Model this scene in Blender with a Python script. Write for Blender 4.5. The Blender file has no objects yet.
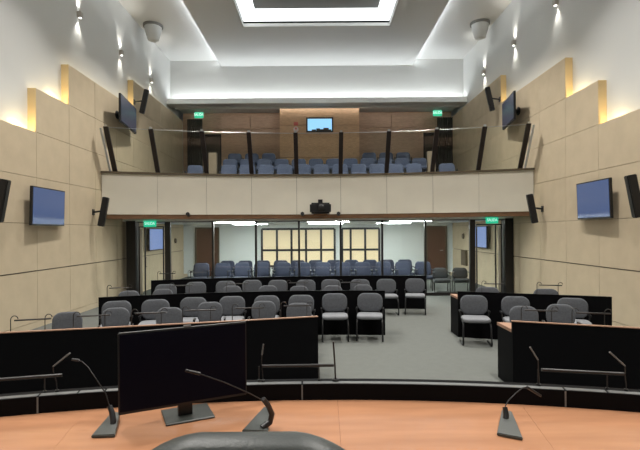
import bpy, bmesh, math, random
from mathutils import Vector, Matrix
random.seed(7)
PI = math.pi
S = bpy.context.scene
C = S.collection
H = 1.78            # eye height above the chamber floor
F = 460.0           # focal length in pixels of a 640 wide frame
ROLL = 0.0072

# ------------------------------------------------------------------ measuring helpers
def ray(px, py):
    u, v = px - 320.0, py - 225.0
    u2, v2 = u - v * ROLL, v + u * ROLL
    return (u2 + 2) / F, -(v2 - 7) / F
def at(px, py, D):
    a, b = ray(px, py)
    return Vector((a * D, D, H + b * D))
def on_z(px, py, z):
    a, b = ray(px, py)
    D = (z - H) / b
    return Vector((a * D, D, z))

# ------------------------------------------------------------------ materials
def mat(name, col, rough=0.5, metal=0.0, spec=0.5, emit=None, estr=0.0, noise=None, bump=None, coat=0.0, sheen=0.0):
    m = bpy.data.materials.new(name); m.use_nodes = True
    nt = m.node_tree; b = nt.nodes['Principled BSDF']
    b.inputs['Base Color'].default_value = (*col, 1)
    b.inputs['Roughness'].default_value = rough
    b.inputs['Metallic'].default_value = metal
    b.inputs['Specular IOR Level'].default_value = spec
    b.inputs['Coat Weight'].default_value = coat
    b.inputs['Sheen Weight'].default_value = sheen
    if emit:
        b.inputs['Emission Color'].default_value = (*emit, 1)
        b.inputs['Emission Strength'].default_value = estr
    if noise or bump:
        tc = nt.nodes.new('ShaderNodeTexCoord')
    if noise:
        sc, amt, stretch = noise
        mp = nt.nodes.new('ShaderNodeMapping'); mp.inputs['Scale'].default_value = stretch
        n = nt.nodes.new('ShaderNodeTexNoise'); n.inputs['Scale'].default_value = sc; n.inputs['Detail'].default_value = 5
        r = nt.nodes.new('ShaderNodeMapRange')
        r.inputs['From Min'].default_value = 0.3; r.inputs['From Max'].default_value = 0.7
        r.inputs['To Min'].default_value = 1 - amt; r.inputs['To Max'].default_value = 1 + amt
        mx = nt.nodes.new('ShaderNodeVectorMath'); mx.operation = 'SCALE'
        mx.inputs[0].default_value = col
        nt.links.new(tc.outputs['Object'], mp.inputs['Vector']); nt.links.new(mp.outputs['Vector'], n.inputs['Vector'])
        nt.links.new(n.outputs['Fac'], r.inputs['Value']); nt.links.new(r.outputs['Result'], mx.inputs['Scale'])
        nt.links.new(mx.outputs['Vector'], b.inputs['Base Color'])
    if bump:
        sc, st = bump
        n2 = nt.nodes.new('ShaderNodeTexNoise'); n2.inputs['Scale'].default_value = sc; n2.inputs['Detail'].default_value = 3
        bp = nt.nodes.new('ShaderNodeBump'); bp.inputs['Strength'].default_value = st; bp.inputs['Distance'].default_value = 0.01
        nt.links.new(tc.outputs['Object'], n2.inputs['Vector']); nt.links.new(n2.outputs['Fac'], bp.inputs['Height'])
        nt.links.new(bp.outputs['Normal'], b.inputs['Normal'])
    return m
def glass_mat(name, tint, refl):
    m = bpy.data.materials.new(name); m.use_nodes = True
    nt = m.node_tree; nt.nodes.clear()
    o = nt.nodes.new('ShaderNodeOutputMaterial'); t = nt.nodes.new('ShaderNodeBsdfTransparent'); g = nt.nodes.new('ShaderNodeBsdfGlossy')
    mx = nt.nodes.new('ShaderNodeMixShader')
    t.inputs['Color'].default_value = (*tint, 1); g.inputs['Roughness'].default_value = 0.02
    mx.inputs['Fac'].default_value = refl
    nt.links.new(t.outputs[0], mx.inputs[1]); nt.links.new(g.outputs[0], mx.inputs[2]); nt.links.new(mx.outputs[0], o.inputs['Surface'])
    return m
W1 = (1, 1, 1)
M = dict(
    white=mat('white paint', (.63, .64, .63), .8, bump=(60, .05)),
    trim_lit=mat('brightened trim paint', (.84, .85, .84), .7),  # paint raised so the dim cornice face looks lit
    ceil=mat('ceiling paint', (.70, .71, .71), .85),
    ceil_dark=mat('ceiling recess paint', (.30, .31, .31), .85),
    cream=mat('cream fabric panel', (.56, .465, .33), .9, spec=.2, noise=(3, .05, (1, 1, 1)), bump=(250, .15)),
    gold=mat('panel edge', (.60, .47, .27), .7),
    parapet=mat('parapet panel', (.74, .70, .60), .55, noise=(2, .03, W1)),
    cap=mat('bronze cap', (.10, .075, .045), .45),
    fascia=mat('walnut fascia', (.20, .105, .05), .5, noise=(6, .2, (1, 1, 8))),
    oak=mat('balcony oak panel', (.60, .39, .23), .55, noise=(3, .15, (2, 2, 12))),
    walnut=mat('balcony walnut panel', (.42, .28, .19), .55, noise=(3, .15, (2, 2, 12))),
    doorwood=mat('door wood', (.105, .042, .022), .5, noise=(4, .2, (10, 10, 1))),
    darkdoor=mat('dark door', (.055, .042, .032), .6),
    curtain=mat('grey brown curtain', (.07, .06, .05), .9),
    carpet=mat('grey carpet', (.135, .142, .132), .95, spec=.1, noise=(9, .035, W1), bump=(300, .3)),
    dais=mat('dais carpet', (.12, .12, .12), .95),
    black=mat('black laminate', (.0038, .0038, .0046), .55, spec=.06),
    frame=mat('black aluminium', (.012, .011, .011), .4),
    wine=mat('dark brown metal', (.009, .004, .004), .4),
    plastic=mat('black plastic', (.010, .010, .011), .4),
    deskwood=mat('orange beech', (.40, .195, .105), .2, spec=.5, noise=(2.2, .12, (1, 7, 1))),
    rowwood=mat('row desk wood', (.36, .21, .14), .4, noise=(3, .12, (2, 9, 2))),
    strip=mat('grey metal strip', (.145, .15, .15), .45, metal=.1),
    steel=mat('steel', (.55, .55, .55), .3, metal=1),
    grey=mat('grey seat fabric', (.094, .099, .110), .95, spec=.15, sheen=.1, noise=(40, .12, W1), bump=(400, .3)),
    seat_lit=mat('lit grey seat fabric', (.20, .207, .22), .95, spec=.15, noise=(40, .1, W1), bump=(400, .3)),  # chair grey made paler for light caught on the seat tops
    darkgrey=mat('charcoal fabric', (.055, .058, .062), .95, spec=.15, bump=(400, .3)),
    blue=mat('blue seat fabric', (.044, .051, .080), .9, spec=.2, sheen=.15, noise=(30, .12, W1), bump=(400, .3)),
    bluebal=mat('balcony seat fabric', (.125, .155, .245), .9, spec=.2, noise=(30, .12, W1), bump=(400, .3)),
    leather=mat('black leather', (.045, .050, .048), .40, spec=.5, bump=(120, .15)),
    micbase=mat('grey green plastic', (.05, .055, .05), .35),
    screenoff=mat('dark screen', (.0045, .0045, .010), .45, spec=.05),
    tv=mat('blue lit screen', (.01, .012, .02), .25, emit=(.066, .108, .24), estr=.85),
    tv_side=mat('navy lit screen', (.01, .012, .02), .25, emit=(.050, .054, .08), estr=.8),
    tv_hall=mat('pale blue lit screen', (.02, .03, .05), .25, emit=(.17, .25, .52), estr=.95),
    led=mat('led strip', (.8, .8, .8), .5, emit=(1, .98, .95), estr=4.0),
    led_warm=mat('warm led strip', (.8, .7, .5), .5, emit=(1, .72, .32), estr=1.5),
    tray=mat('glowing tray border', (.8, .8, .8), .6, emit=(.93, .98, 1), estr=2.7),
    lamp=mat('lamp diffuser', (.8, .8, .8), .5, emit=(1, .98, .95), estr=6),
    hall_lamp=mat('hall lamp diffuser', (.8, .8, .8), .5, emit=(.95, 1, .98), estr=150.0),
    blind=mat('yellow blind', (.62, .49, .28), .8, emit=(1, .86, .62), estr=.40),  # glow of the blinds put in as emission
    hallwhite=mat('hall white paint', (.80, .83, .81), .8),
    exit=mat('green exit sign', (.02, .25, .14), .4, emit=(.02, .55, .30), estr=.9),
    exit_text=mat('exit lettering', (.8, .9, .85), .5, emit=(.65, 1, .85), estr=.9),
    booth=mat('booth screen', (.1, .2, .3), .3, emit=(.33, .68, .95), estr=1.0),
    pink=mat('sign red', (.65, .16, .14), .6), signwhite=mat('sign white', (.72, .62, .58), .6),
    sconce=mat('sconce body', (.45, .43, .40), .5),
    darkplate=mat('dark grey plate', (.16, .16, .15), .6),
    bodywhite=mat('white plastic', (.52, .53, .52), .5),
    brass=mat('picture wood', (.10, .075, .04), .5),
    beige=mat('beige panel', (.42, .34, .25), .7),
)
M['glass'] = glass_mat('balustrade glass', (.965, .98, .955), .02)
M['pglass'] = glass_mat('partition glass', (.95, .97, .96), .03)

# ------------------------------------------------------------------ mesh helpers
def box(bm, x0, x1, y0, y1, z0, z1, mtx=None):
    vs = [bm.verts.new((x, y, z)) for x in (x0, x1) for y in (y0, y1) for z in (z0, z1)]
    for f in ((0, 1, 3, 2), (4, 6, 7, 5), (0, 4, 5, 1), (2, 3, 7, 6), (0, 2, 6, 4), (1, 5, 7, 3)):
        bm.faces.new([vs[i] for i in f])
    if mtx:
        for v in vs: v.co = mtx @ v.co
    return vs
def prism(bm, base, top):
    """closed solid between two loops with the same number of points"""
    n = len(base)
    a = [bm.verts.new(p) for p in base]; b = [bm.verts.new(p) for p in top]
    bm.faces.new(list(reversed(a))); bm.faces.new(b)
    for i in range(n):
        bm.faces.new((a[i], a[(i + 1) % n], b[(i + 1) % n], b[i]))
def ribbon(bm, outer, inner, z0, z1):
    """vertical solid strip between two parallel polylines (lists of x,y)"""
    n = len(outer); q = []
    for (ox, oy), (ix, iy) in zip(outer, inner):
        q.append([bm.verts.new((ox, oy, z0)), bm.verts.new((ox, oy, z1)), bm.verts.new((ix, iy, z1)), bm.verts.new((ix, iy, z0))])
    for i in range(n - 1):
        for k in range(4):
            bm.faces.new((q[i][k], q[i][(k + 1) % 4], q[i + 1][(k + 1) % 4], q[i + 1][k]))
    bm.faces.new(q[0]); bm.faces.new(list(reversed(q[-1])))
def tube(bm, pts, r, seg=8, r2=None):
    pts = [Vector(p) for p in pts]; rings = []; n = len(pts)
    up = None
    for i, p in enumerate(pts):
        t = (pts[min(i + 1, n - 1)] - pts[max(i - 1, 0)]).normalized()
        if up is None:
            up = t.orthogonal().normalized()
        else:
            up = (up - t * up.dot(t))
            up = up.normalized() if up.length > 1e-6 else t.orthogonal().normalized()
        w = t.cross(up)
        rr = r if r2 is None else r + (r2 - r) * i / (n - 1)
        rings.append([bm.verts.new(p + (up * math.cos(2 * PI * k / seg) + w * math.sin(2 * PI * k / seg)) * rr) for k in range(seg)])
    for i in range(n - 1):
        for k in range(seg):
            bm.faces.new((rings[i][k], rings[i][(k + 1) % seg], rings[i + 1][(k + 1) % seg], rings[i + 1][k]))
    bm.faces.new(list(reversed(rings[0]))); bm.faces.new(rings[-1])
def lathe(bm, prof, seg=20, mtx=None):
    rings = []; made = []
    for r, z in prof:
        rings.append([bm.verts.new((r * math.cos(2 * PI * k / seg), r * math.sin(2 * PI * k / seg), z)) for k in range(seg)])
        made += rings[-1]
    for i in range(len(prof) - 1):
        for k in range(seg):
            bm.faces.new((rings[i][k], rings[i][(k + 1) % seg], rings[i + 1][(k + 1) % seg], rings[i + 1][k]))
    bm.faces.new(list(reversed(rings[0]))); bm.faces.new(rings[-1])
    if mtx:
        for v in made: v.co = mtx @ v.co
def pad(bm, w, h, t, r, e, fn, seg=6, nb=1):
    """cushion: rounded rectangle w x h, thickness t, edge softness e; fn maps (a, b, depth) to a point"""
    out = []
    for cx, cy, a0 in ((w/2 - r, h/2 - r, 0), (-w/2 + r, h/2 - r, PI/2), (-w/2 + r, -h/2 + r, PI), (w/2 - r, -h/2 + r, 1.5 * PI)):
        for k in range(seg + 1):
            a = a0 + k / seg * PI / 2
            out.append((cx + r * math.cos(a), cy + r * math.sin(a)))
    prof = [(-t/2, .55 * e + .30 * min(w, h)), (-t/2, .9 * e), (-t/2 + .3 * e, .3 * e), (-t/2 + e, 0), (t/2 - e, 0), (t/2 - .3 * e, .3 * e), (t/2, .9 * e), (t/2, .55 * e + .30 * min(w, h))]
    rings = []
    for d, ins in prof:
        sx = (w/2 - ins) / (w/2); sy = (h/2 - ins) / (h/2)
        rings.append([bm.verts.new(fn(x * sx, y * sy, d)) for x, y in out])
    n = len(out)
    for i in range(len(rings) - 1):
        for k in range(n):
            bm.faces.new((rings[i][k], rings[i][(k + 1) % n], rings[i + 1][(k + 1) % n], rings[i + 1][k]))
    bm.faces.new(list(reversed(rings[0]))); bm.faces.new(rings[-1])
def obj(name, bm, m, parent=None, smooth=False, loc=None):
    bmesh.ops.recalc_face_normals(bm, faces=bm.faces)
    me = bpy.data.meshes.new(name); bm.to_mesh(me); bm.free()
    me.materials.append(M[m] if isinstance(m, str) else m)
    if smooth:
        for p in me.polygons: p.use_smooth = True
        me.set_sharp_from_angle(angle=math.radians(50))
    o = bpy.data.objects.new(name, me); C.objects.link(o)
    if parent: o.parent = parent
    if loc: o.location = loc
    return o
def B(): return bmesh.new()
def bx(name, m, x0, x1, y0, y1, z0, z1, parent=None, mtx=None, bevel=0):
    bm = B(); box(bm, x0, x1, y0, y1, z0, z1, mtx)
    if bevel: bmesh.ops.bevel(bm, geom=bm.edges[:], offset=bevel, segments=2, affect='EDGES', profile=.6)
    return obj(name, bm, m, parent)
def thing(name, label, cat, loc=(0, 0, 0), rz=0, group=None):
    o = bpy.data.objects.new(name, None); C.objects.link(o)
    o.empty_display_size = .1; o.location = loc; o.rotation_euler = (0, 0, rz)
    return tag(o, label, cat, group)
def tag(o, label, cat, group=None):
    o['label'] = label; o['category'] = cat
    if group: o['group'] = group
    return o
def struct(o):
    o['kind'] = 'structure'; return o
def dup(root, loc, rz, label, group=None, scale=None):
    r = root.copy(); C.objects.link(r); r.location = loc; r.rotation_euler = (0, 0, rz); r['label'] = label
    if group: r['group'] = group
    for ch in list(root.children):
        c = ch.copy(); C.objects.link(c); c.parent = r
        for g in list(ch.children):
            d = g.copy(); C.objects.link(d); d.parent = c
    return r
def mesh_text(name, body, size, m, parent, mtx, depth=.003):
    cu = bpy.data.curves.new(name, 'FONT'); cu.body = body; cu.size = size; cu.align_x = 'CENTER'; cu.align_y = 'CENTER'; cu.extrude = depth
    t = bpy.data.objects.new(name, cu); C.objects.link(t)
    bpy.context.view_layer.update()
    me = bpy.data.meshes.new_from_object(t.evaluated_get(bpy.context.evaluated_depsgraph_get()))
    bpy.data.objects.remove(t); me.transform(mtx); me.materials.clear(); me.materials.append(M[m]); me.name = name
    o = bpy.data.objects.new(name, me); C.objects.link(o); o.parent = parent
    return o
ORD = ['first', 'second', 'third', 'fourth', 'fifth', 'sixth', 'seventh', 'eighth', 'ninth', 'tenth', 'eleventh', 'twelfth', 'thirteenth', 'fourteenth', 'fifteenth', 'sixteenth', 'seventeenth', 'eighteenth']

# ------------------------------------------------------------------ dimensions of the room
XW = 5.51                 # white wall
XP = 5.35                 # face of the cream panelling
YB = 18.8                 # rear wall of the hall below the balcony
YR = 18.3                 # rear wall of the balcony
YK = 17.3                 # bulkhead above the balcony
YG = 12.75                # glass partition
YF = -4.5                 # wall behind the camera
ZC = H + 6.47             # side ceilings
ZD = ZC - .22             # dropped ceiling panel
ZBC = H + 4.75            # balcony ceiling
CY = -3.45                # centre of all curved desks and the balcony
ZH = 2.10                 # ceiling of the hall below the balcony

# ------------------------------------------------------------------ setting
struct(bx('floor', 'carpet', -XW, XW, YF, YB + .2, -.2, 0))
struct(bx('wall_left', 'white', -XW - .2, -XW, YF, YB + .2, 0, ZC + .6))
struct(bx('wall_right', 'white', XW, XW + .2, YF, YB + .2, 0, ZC + .6))
struct(bx('wall_front', 'white', -XW - .2, XW + .2, YF - .2, YF, 0, ZC + .6))
struct(bx('wall_rear', 'hallwhite', -XW, XW, YB, YB + .2, 0, ZH + .15))
struct(bx('wall_bulkhead', 'white', -XW, XW, YK, YK + .12, ZBC, ZC + .6))
def side_ceiling(s):
    xa, xb = sorted((s * XW, s * 3.35))
    return struct(bx('ceiling_left' if s < 0 else 'ceiling_right', 'ceil', xa, xb, YF, YK, ZC, ZC + .1))
side_ceiling(-1); side_ceiling(1)
# dropped ceiling with its tray opening
TX, TY0, TY1 = 2.18, 1.2, 13.75
bm = B()
PX = 3.60
for (x0, x1, y0, y1) in ((-PX, -TX, YF, YK), (TX, PX, YF, YK), (-TX, TX, YF, TY0), (-TX, TX, TY1, YK)):
    box(bm, x0, x1, y0, y1, ZD, ZD + .06)
struct(obj('ceiling_dropped', bm, 'ceil'))
# sloping tray border, self-glowing in place of hidden lighting, and the grey recess panel
ZT = ZD + .26; IX, IY0, IY1 = TX - .38, TY0 + .38, TY1 - .36
bm = B()
o_ = [(-TX, TY0), (TX, TY0), (TX, TY1), (-TX, TY1)]; i_ = [(-IX, IY0), (IX, IY0), (IX, IY1), (-IX, IY1)]
for k in range(4):
    a, b = o_[k], o_[(k + 1) % 4]; c, d = i_[(k + 1) % 4], i_[k]
    prism(bm, [(*a, ZD + .06), (*b, ZD + .06), (*c, ZT), (*d, ZT)], [(*a, ZD + .10), (*b, ZD + .10), (*c, ZT + .04), (*d, ZT + .04)])
struct(obj('ceiling_tray_border', bm, 'tray'))
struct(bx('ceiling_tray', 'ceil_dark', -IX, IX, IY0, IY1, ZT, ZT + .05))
bm = B()
for (x0, x1, y0, y1) in ((-TX - .06, -TX, TY0 - .06, TY1 + .06), (TX, TX + .06, TY0 - .06, TY1 + .06), (-TX, TX, TY0 - .06, TY0), (-TX, TX, TY1, TY1 + .06)):
    box(bm, x0, x1, y0, y1, ZD - .10, ZD + .06)
struct(obj('trim_1', bm, 'white'))
# upstands that hide the cove lamps, and the lamps
def area(name, loc, rot, sx, sy, e, col=(1, 1, 1), spread=180):
    l = bpy.data.lights.new(name, 'AREA'); l.shape = 'RECTANGLE'; l.size = sx; l.size_y = sy; l.energy = e; l.color = col; l.spread = math.radians(spread)
    o = bpy.data.objects.new(name, l); C.objects.link(o); o.location = loc; o.rotation_euler = rot
    return o
COOL = (.95, .99, 1)
for s in (-1, 1):
    area('cove_light', (s * 3.47, 10.3, ZD + .11), (0, -s * math.radians(134), 0), .05, 13.8, 58, COOL)
    o = bx('cove_lamp', 'led', min(s*3.40, s*3.44), max(s*3.40, s*3.44), 4, YK - .02, ZD + .062, ZD + .082)
    tag(o, 'white led strip in the cove along the %s edge of the dropped ceiling' % ('left' if s < 0 else 'right'), 'light')
# cornice with its led strip, face sloped to catch more light
bm = B()
box(bm, -XW, XW, YK - .34, YK + .0, ZBC - .02, ZBC + .12); prism(bm, [(-XW, YK - .46, ZBC - .02), (XW, YK - .46, ZBC - .02), (XW, YK - .341, ZBC - .02), (-XW, YK - .341, ZBC - .02)], [(-XW, YK - .37, ZBC + .19), (XW, YK - .37, ZBC + .19), (XW, YK - .341, ZBC + .19), (-XW, YK - .341, ZBC + .19)])
struct(obj('trim_2', bm, 'trim_lit'))
area('cornice_light', (0, YK - .22, ZBC + .15), (PI, 0, 0), 10.8, .05, 62, COOL)
o = bx('cornice_lamp', 'led', -XW + .06, XW - .06, YK - .24, YK - .20, ZBC + .122, ZBC + .14)
tag(o, 'white led strip lying on the cornice above the balcony', 'light')

# cream acoustic panelling, modules 1.16 m wide
yb = [8.76 + 1.16 * k for k in range(-11, 8)] + [YR]
zs = [0.12, 1.08, 1.98, 2.85, 3.72, 4.56, 5.43, 6.24]
def ntop(y):
    if y < 6.4: return 3
    if y < 8.7: return 4
    if y < 9.9: return 5
    if y < 13.3: return 6
    return 7
for s in (-1, 1):
    bm = B(); g = .004
    for k in range(len(yb) - 1):
        y0, y1 = yb[k], yb[k + 1]
        for j in range(ntop((y0 + y1) / 2)):
            if j == 0 and False: continue
            za, zb = zs[j], zs[j + 1]
            if s > 0: za += .07 * (j > 2); zb += .07 * (j > 1)
            gz = .014 if j == 0 else g
            x0, x1 = sorted((s * XP, s * (XP + .035)))
            box(bm, x0, x1, y0 + g, y1 - g, za + (0.012 if j == 1 else g), zb - (0.012 if j == 0 else g))
    struct(obj('wall_%s_panelling' % ('left' if s < 0 else 'right'), bm, 'cream'))
    # backing board, so the seams read dark
    bm = B()
    k = 0
    while k < len(yb) - 1:
        n = ntop((yb[k] + yb[k + 1]) / 2); e = k
        while e < len(yb) - 1 and ntop((yb[e] + yb[e + 1]) / 2) == n: e += 1
        x0, x1 = sorted((s * (XP + .036), s * (XP + .05)))
        box(bm, x0, x1, yb[k] + .01, yb[e] - .01, .12, zs[n] - .01 + (.07 if s > 0 else 0))
        k = e
    struct(obj('wall_%s_backing' % ('left' if s < 0 else 'right'), bm, 'cap'))
    struct(bx('baseboard_%s' % ('left' if s < 0 else 'right'), 'cream', min(s*XP, s*XW), max(s*XP, s*XW), YF, YB, 0, .115))
    # step ends: return boards and warm led strips
    bm = B(); lm = []
    for (yy, za, zb) in ((8.76, 3.72, 4.56), (9.92, 4.56, 5.43), (13.40, 5.43, 6.24), (6.44, 2.85, 3.72)):
        x0, x1 = sorted((s * XP, s * XW)); e_ = .07 if s > 0 else 0; box(bm, x0, x1, yy - .012, yy + .003, za + e_, zb + e_)
    struct(obj('trim_%d' % (3 if s < 0 else 4), bm, 'gold'))
    for (yy, zt, pw) in ((8.74, 3.72, 4.5), (9.90, 4.56, 4), (13.38, 5.43, 2)):
        area('step_light', (s * (XW - .09), yy - .28, zt - .05), (math.radians(165), 0, 0), .05, .5, pw, (1, .74, .34))
    side = 'left' if s < 0 else 'right'
    for (y0, y1, zt, w, pw) in ((6.46, 8.74, 3.72, 'lowest', 2), (8.78, 9.90, 4.56, 'second', 2), (9.94, 13.38, 5.43, 'third', 1.3), (13.42, 16.4, 6.24, 'topmost', .8)):
        xa, xb = sorted((s * (XW + .0005), s * (XW - .07)))
        area('panel_light', (s * (XW - .085), (y0 + y1) / 2, zt - .06), (PI, s * -.25, 0), .04, y1 - y0, pw * (y1 - y0), (1, .76, .38))
        o = bx('panel_lamp', 'led_warm', xa, xb, y0, y1, zt - .09, zt - .075)
        tag(o, 'warm led strip behind the %s step of the %s wall panelling' % (w, side), 'light')

# ------------------------------------------------------------------ hall below the balcony
struct(bx('ceiling_hall', 'hallwhite', -XP, XP, 12.6, YB, ZH, ZH + .14))
def window(n, x0, x1, cuts, z0, z1, zt, mname='walnut'):
    r = thing('window_%d' % n, 'dark framed window', 'window', ((x0 + x1) / 2, YB, z0))
    del r['label']; del r['category']; struct(r)
    cx = (x0 + x1) / 2
    bm = B(); w = .042
    xs = [x0] + cuts + [x1]
    for x in xs: box(bm, x - cx - w, x - cx + w, -.07, -.005, 0, z1 - z0)
    for z in (0, zt - z0, z1 - z0): box(bm, x0 - cx, x1 - cx, -.065, -.01, z - w, z + w)
    struct(obj('window_frame', bm, 'frame', r))
    for i in range(len(xs) - 1):
        struct(bx('blind', 'blind', xs[i] - cx + w, xs[i + 1] - cx - w, -.03, -.006, 0, z1 - z0, r))
def wx(px, D): return (px - 318) / F * D
window(1, wx(262, YB), wx(334.5, YB), [wx(p, YB) for p in (277, 291.5, 306, 321)], .40, H + .13, 1.05)
window(2, wx(342, YB), wx(379, YB), [wx(p, YB) for p in (350.5, 365)], .40, H + .13, 1.05)
for n, (a, b) in ((1, (197, 218)), (2, (427, 445))):
    x0, x1 = wx(a, YB), wx(b, YB)
    r = thing('door_%d' % n, '', '', ((x0 + x1) / 2, YB, 0)); del r['label']; del r['category']; struct(r)
    w = (x1 - x0) / 2
    struct(bx('door_leaf', 'doorwood', -w, w, -.05, -.004, 0.01, 1.94, r))
    bm = B()
    for xx in (-w - .06, w): box(bm, xx, xx + .06, -.08, -.004, 0, 2.0)
    box(bm, -w, w, -.08, -.004, 1.94, 2.0)
    struct(obj('door_frame', bm, 'cap', r))
    bm = B(); tube(bm, [(w - .12, -.05, 1.0), (w - .12, -.10, 1.0), (w - .24, -.10, 1.0)], .012)
    struct(obj('door_handle', bm, 'steel', r, True))
# hall ceiling lamps
def hall_lamp(x, y, label, w=1.2, d=.12):
    r = thing('ceiling_light', label, 'light', (x, y, ZH), 0, 'linear lights in the hall ceiling')
    bx('frame', 'bodywhite', -w/2 - .03, w/2 + .03, -d/2 - .03, d/2 + .03, -.022, -.001, r)
    bx('diffuser', 'hall_lamp', -w/2, w/2, -d/2, d/2, -.030, -.0225, r)
for j, y in enumerate((13.4, 16.4)):
    for i, x in enumerate((-2.4, .3, 2.7)):
        hall_lamp(x, y, 'linear ceiling light in the hall, %s row behind the glass, %s from the left' % (ORD[j], ORD[i]))

# glass partition: mullions, rails, glass, two doors
def partition():
    px = [213, 256, 299, 340.5, 382, 425]
    xs = [wx(p, YG) for p in (133,)] + [wx(168, YG)] + [wx(p, YG) for p in px] + [wx(472, YG), wx(507.5, YG)]
    r = thing('glass_partition', 'glass partition with slim black mullions closing the hall under the balcony', 'partition', (0, YG, 0))
    for i, x in enumerate(xs):
        if i in (0, len(xs) - 1): continue
        w = .075 if i in (1, len(xs) - 2) else .026
        bx('mullion', 'frame', x - w, x + w, -.05, .05, 0, ZH - .002, r)
    for i in (0, len(xs) - 1):
        x = xs[i]
        o = bx('pillar', 'frame', x - .125, x + .125, YG - .16, YG + .12, 0, ZH + .02)
        tag(o, 'thick black pillar closing the %s end of the glass partition' % ('left' if i == 0 else 'right'), 'pillar')
    bm = B()
    box(bm, xs[1], xs[-2], -.035, .035, 0, .08); box(bm, xs[0] + .13, xs[-1] - .13, -.035, .035, ZH - .025, ZH - .002)
    obj('rail', bm, 'frame', r)
    for i in range(1, len(xs) - 2):
        w0 = .08 if i == 1 else .028; w1 = .08 if i == len(xs) - 3 else .028
        bx('glass_pane', 'pglass', xs[i] + w0, xs[i + 1] - w1, -.006, .006, .082, ZH - .027, r)
    for nm, a, b, hs in (('left', xs[0] + .13, xs[1] - .08, 1), ('right', xs[-2] + .08, xs[-1] - .13, -1)):
        x0 = a + .03; x1 = b - .03
        d = thing('glass_door', 'glass door with dark frame at the %s end of the glass partition' % nm, 'door', ((x0 + x1) / 2, YG, 0), 0, 'glass doors of the partition')
        w = (x1 - x0) / 2
        bm = B()
        for xx in (-w, w - .03, (-w + .16 if hs > 0 else w - .19)): box(bm, xx, xx + .03, -.02, .02, .01, 1.97)
        for z in (.01, 1.94): box(bm, -w + .03, w - .03, -.02, .02, z, z + .03)
        obj('frame', bm, 'frame', d)
        bx('glass_pane', 'pglass', -w + .03, w - .03, -.005, .005, .045, 1.938, d)
        bx('strip', 'steel', (-w + .04 if hs > 0 else w - .10), (-w + .10 if hs > 0 else w - .04), -.016, -.006, .09, 1.89, d)
        bm = B(); xh = -w + .21 if hs > 0 else w - .21
        tube(bm, [(xh, -.006, .85), (xh, -.06, .85), (xh, -.06, 1.1), (xh, -.006, 1.1)], .012)
        obj('handle', bm, 'plastic', d, True)
partition()

# televisions on the walls ------------------------------------------------
def television(label, pA, pB, h, m, group, tilt=0., thick=.05, zc=0):
    """pA near lower corner, pB far lower corner of the screen (world), screen faces the room axis"""
    a = Vector(pA); b = Vector(pB); c = (a + b) / 2
    d = (b - a); w = d.length; d.normalize()
    ang = math.atan2(d.y, d.x)
    r = thing('television', label, 'television', c, ang, group)
    inward = 1 if c.x > 0 else -1
    # local x along the screen; the screen looks along local -y*? choose the side facing x = 0
    n = Vector((-math.sin(ang), math.cos(ang), 0))
    sgn = 1 if n.x * (-c.x) > 0 else -1
    lo, hi = -w / 2, w / 2
    T = Matrix.Rotation(tilt * -sgn, 4, 'X')
    bm = B(); ya, yb_ = sorted((0, -sgn * thick)); box(bm, lo, hi, ya, yb_, 0, h, T)
    obj('casing', bm, 'plastic', r)
    bm = B(); ya, yb_ = sorted((sgn * .001, sgn * .006)); box(bm, lo + .02, hi - .02, ya, yb_, .03, h - .02, T)
    obj('screen', bm, m, r)
    bm = B(); box(bm, -.16, .16, *sorted((-sgn * thick * 1.01, -sgn * (thick + .025))), h * .3, h * .7, T)
    q0 = Vector((0, -sgn * (thick + .01), h * .5)); gx = XP - .0005 - abs(c.x + (Matrix.Rotation(ang, 3, 'Z') @ q0).x)
    wd = Matrix.Rotation(-ang, 3, 'Z') @ Vector((inward, 0, 0))
    tube(bm, [q0, q0 + wd * gx], .05, 12); tube(bm, [q0 + wd * (gx - .02), q0 + wd * gx], .11, 16)
    obj('bracket', bm, 'plastic', r)
    return r
for s, nm in ((-1, 'left'), (1, 'right')):
    n1, f1 = ((8.36, 9.50), (8.17, 9.28))[s > 0]
    n2, f2 = (((4.93, 11.55), (5.13, 13.05)), ((4.96, 11.6), (5.17, 12.85)))[s > 0]
    television('large blue-lit television on the %s wall panelling, nearest the dais' % nm, (s * 5.20, n1, H + .16 + .05 * (s > 0)), (s * 5.24, f1, H + .16 + .05 * (s > 0)), .72, 'tv', 'televisions on the side walls', tilt=.03)
    television('navy television hung high on the %s wall above the balcony end' % nm, (s * n2[0], n2[1], H + 2.80), (s * f2[0], f2[1], H + 2.82), .72, 'tv_side', 'televisions on the side walls', tilt=.0)
    television('pale blue lit television inside the hall, on the %s side wall' % nm, (s * 5.20, 14.2, H - .55), (s * 5.18, 15.4, H - .55), .70, 'tv_hall', 'televisions on the side walls', tilt=0)

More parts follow.
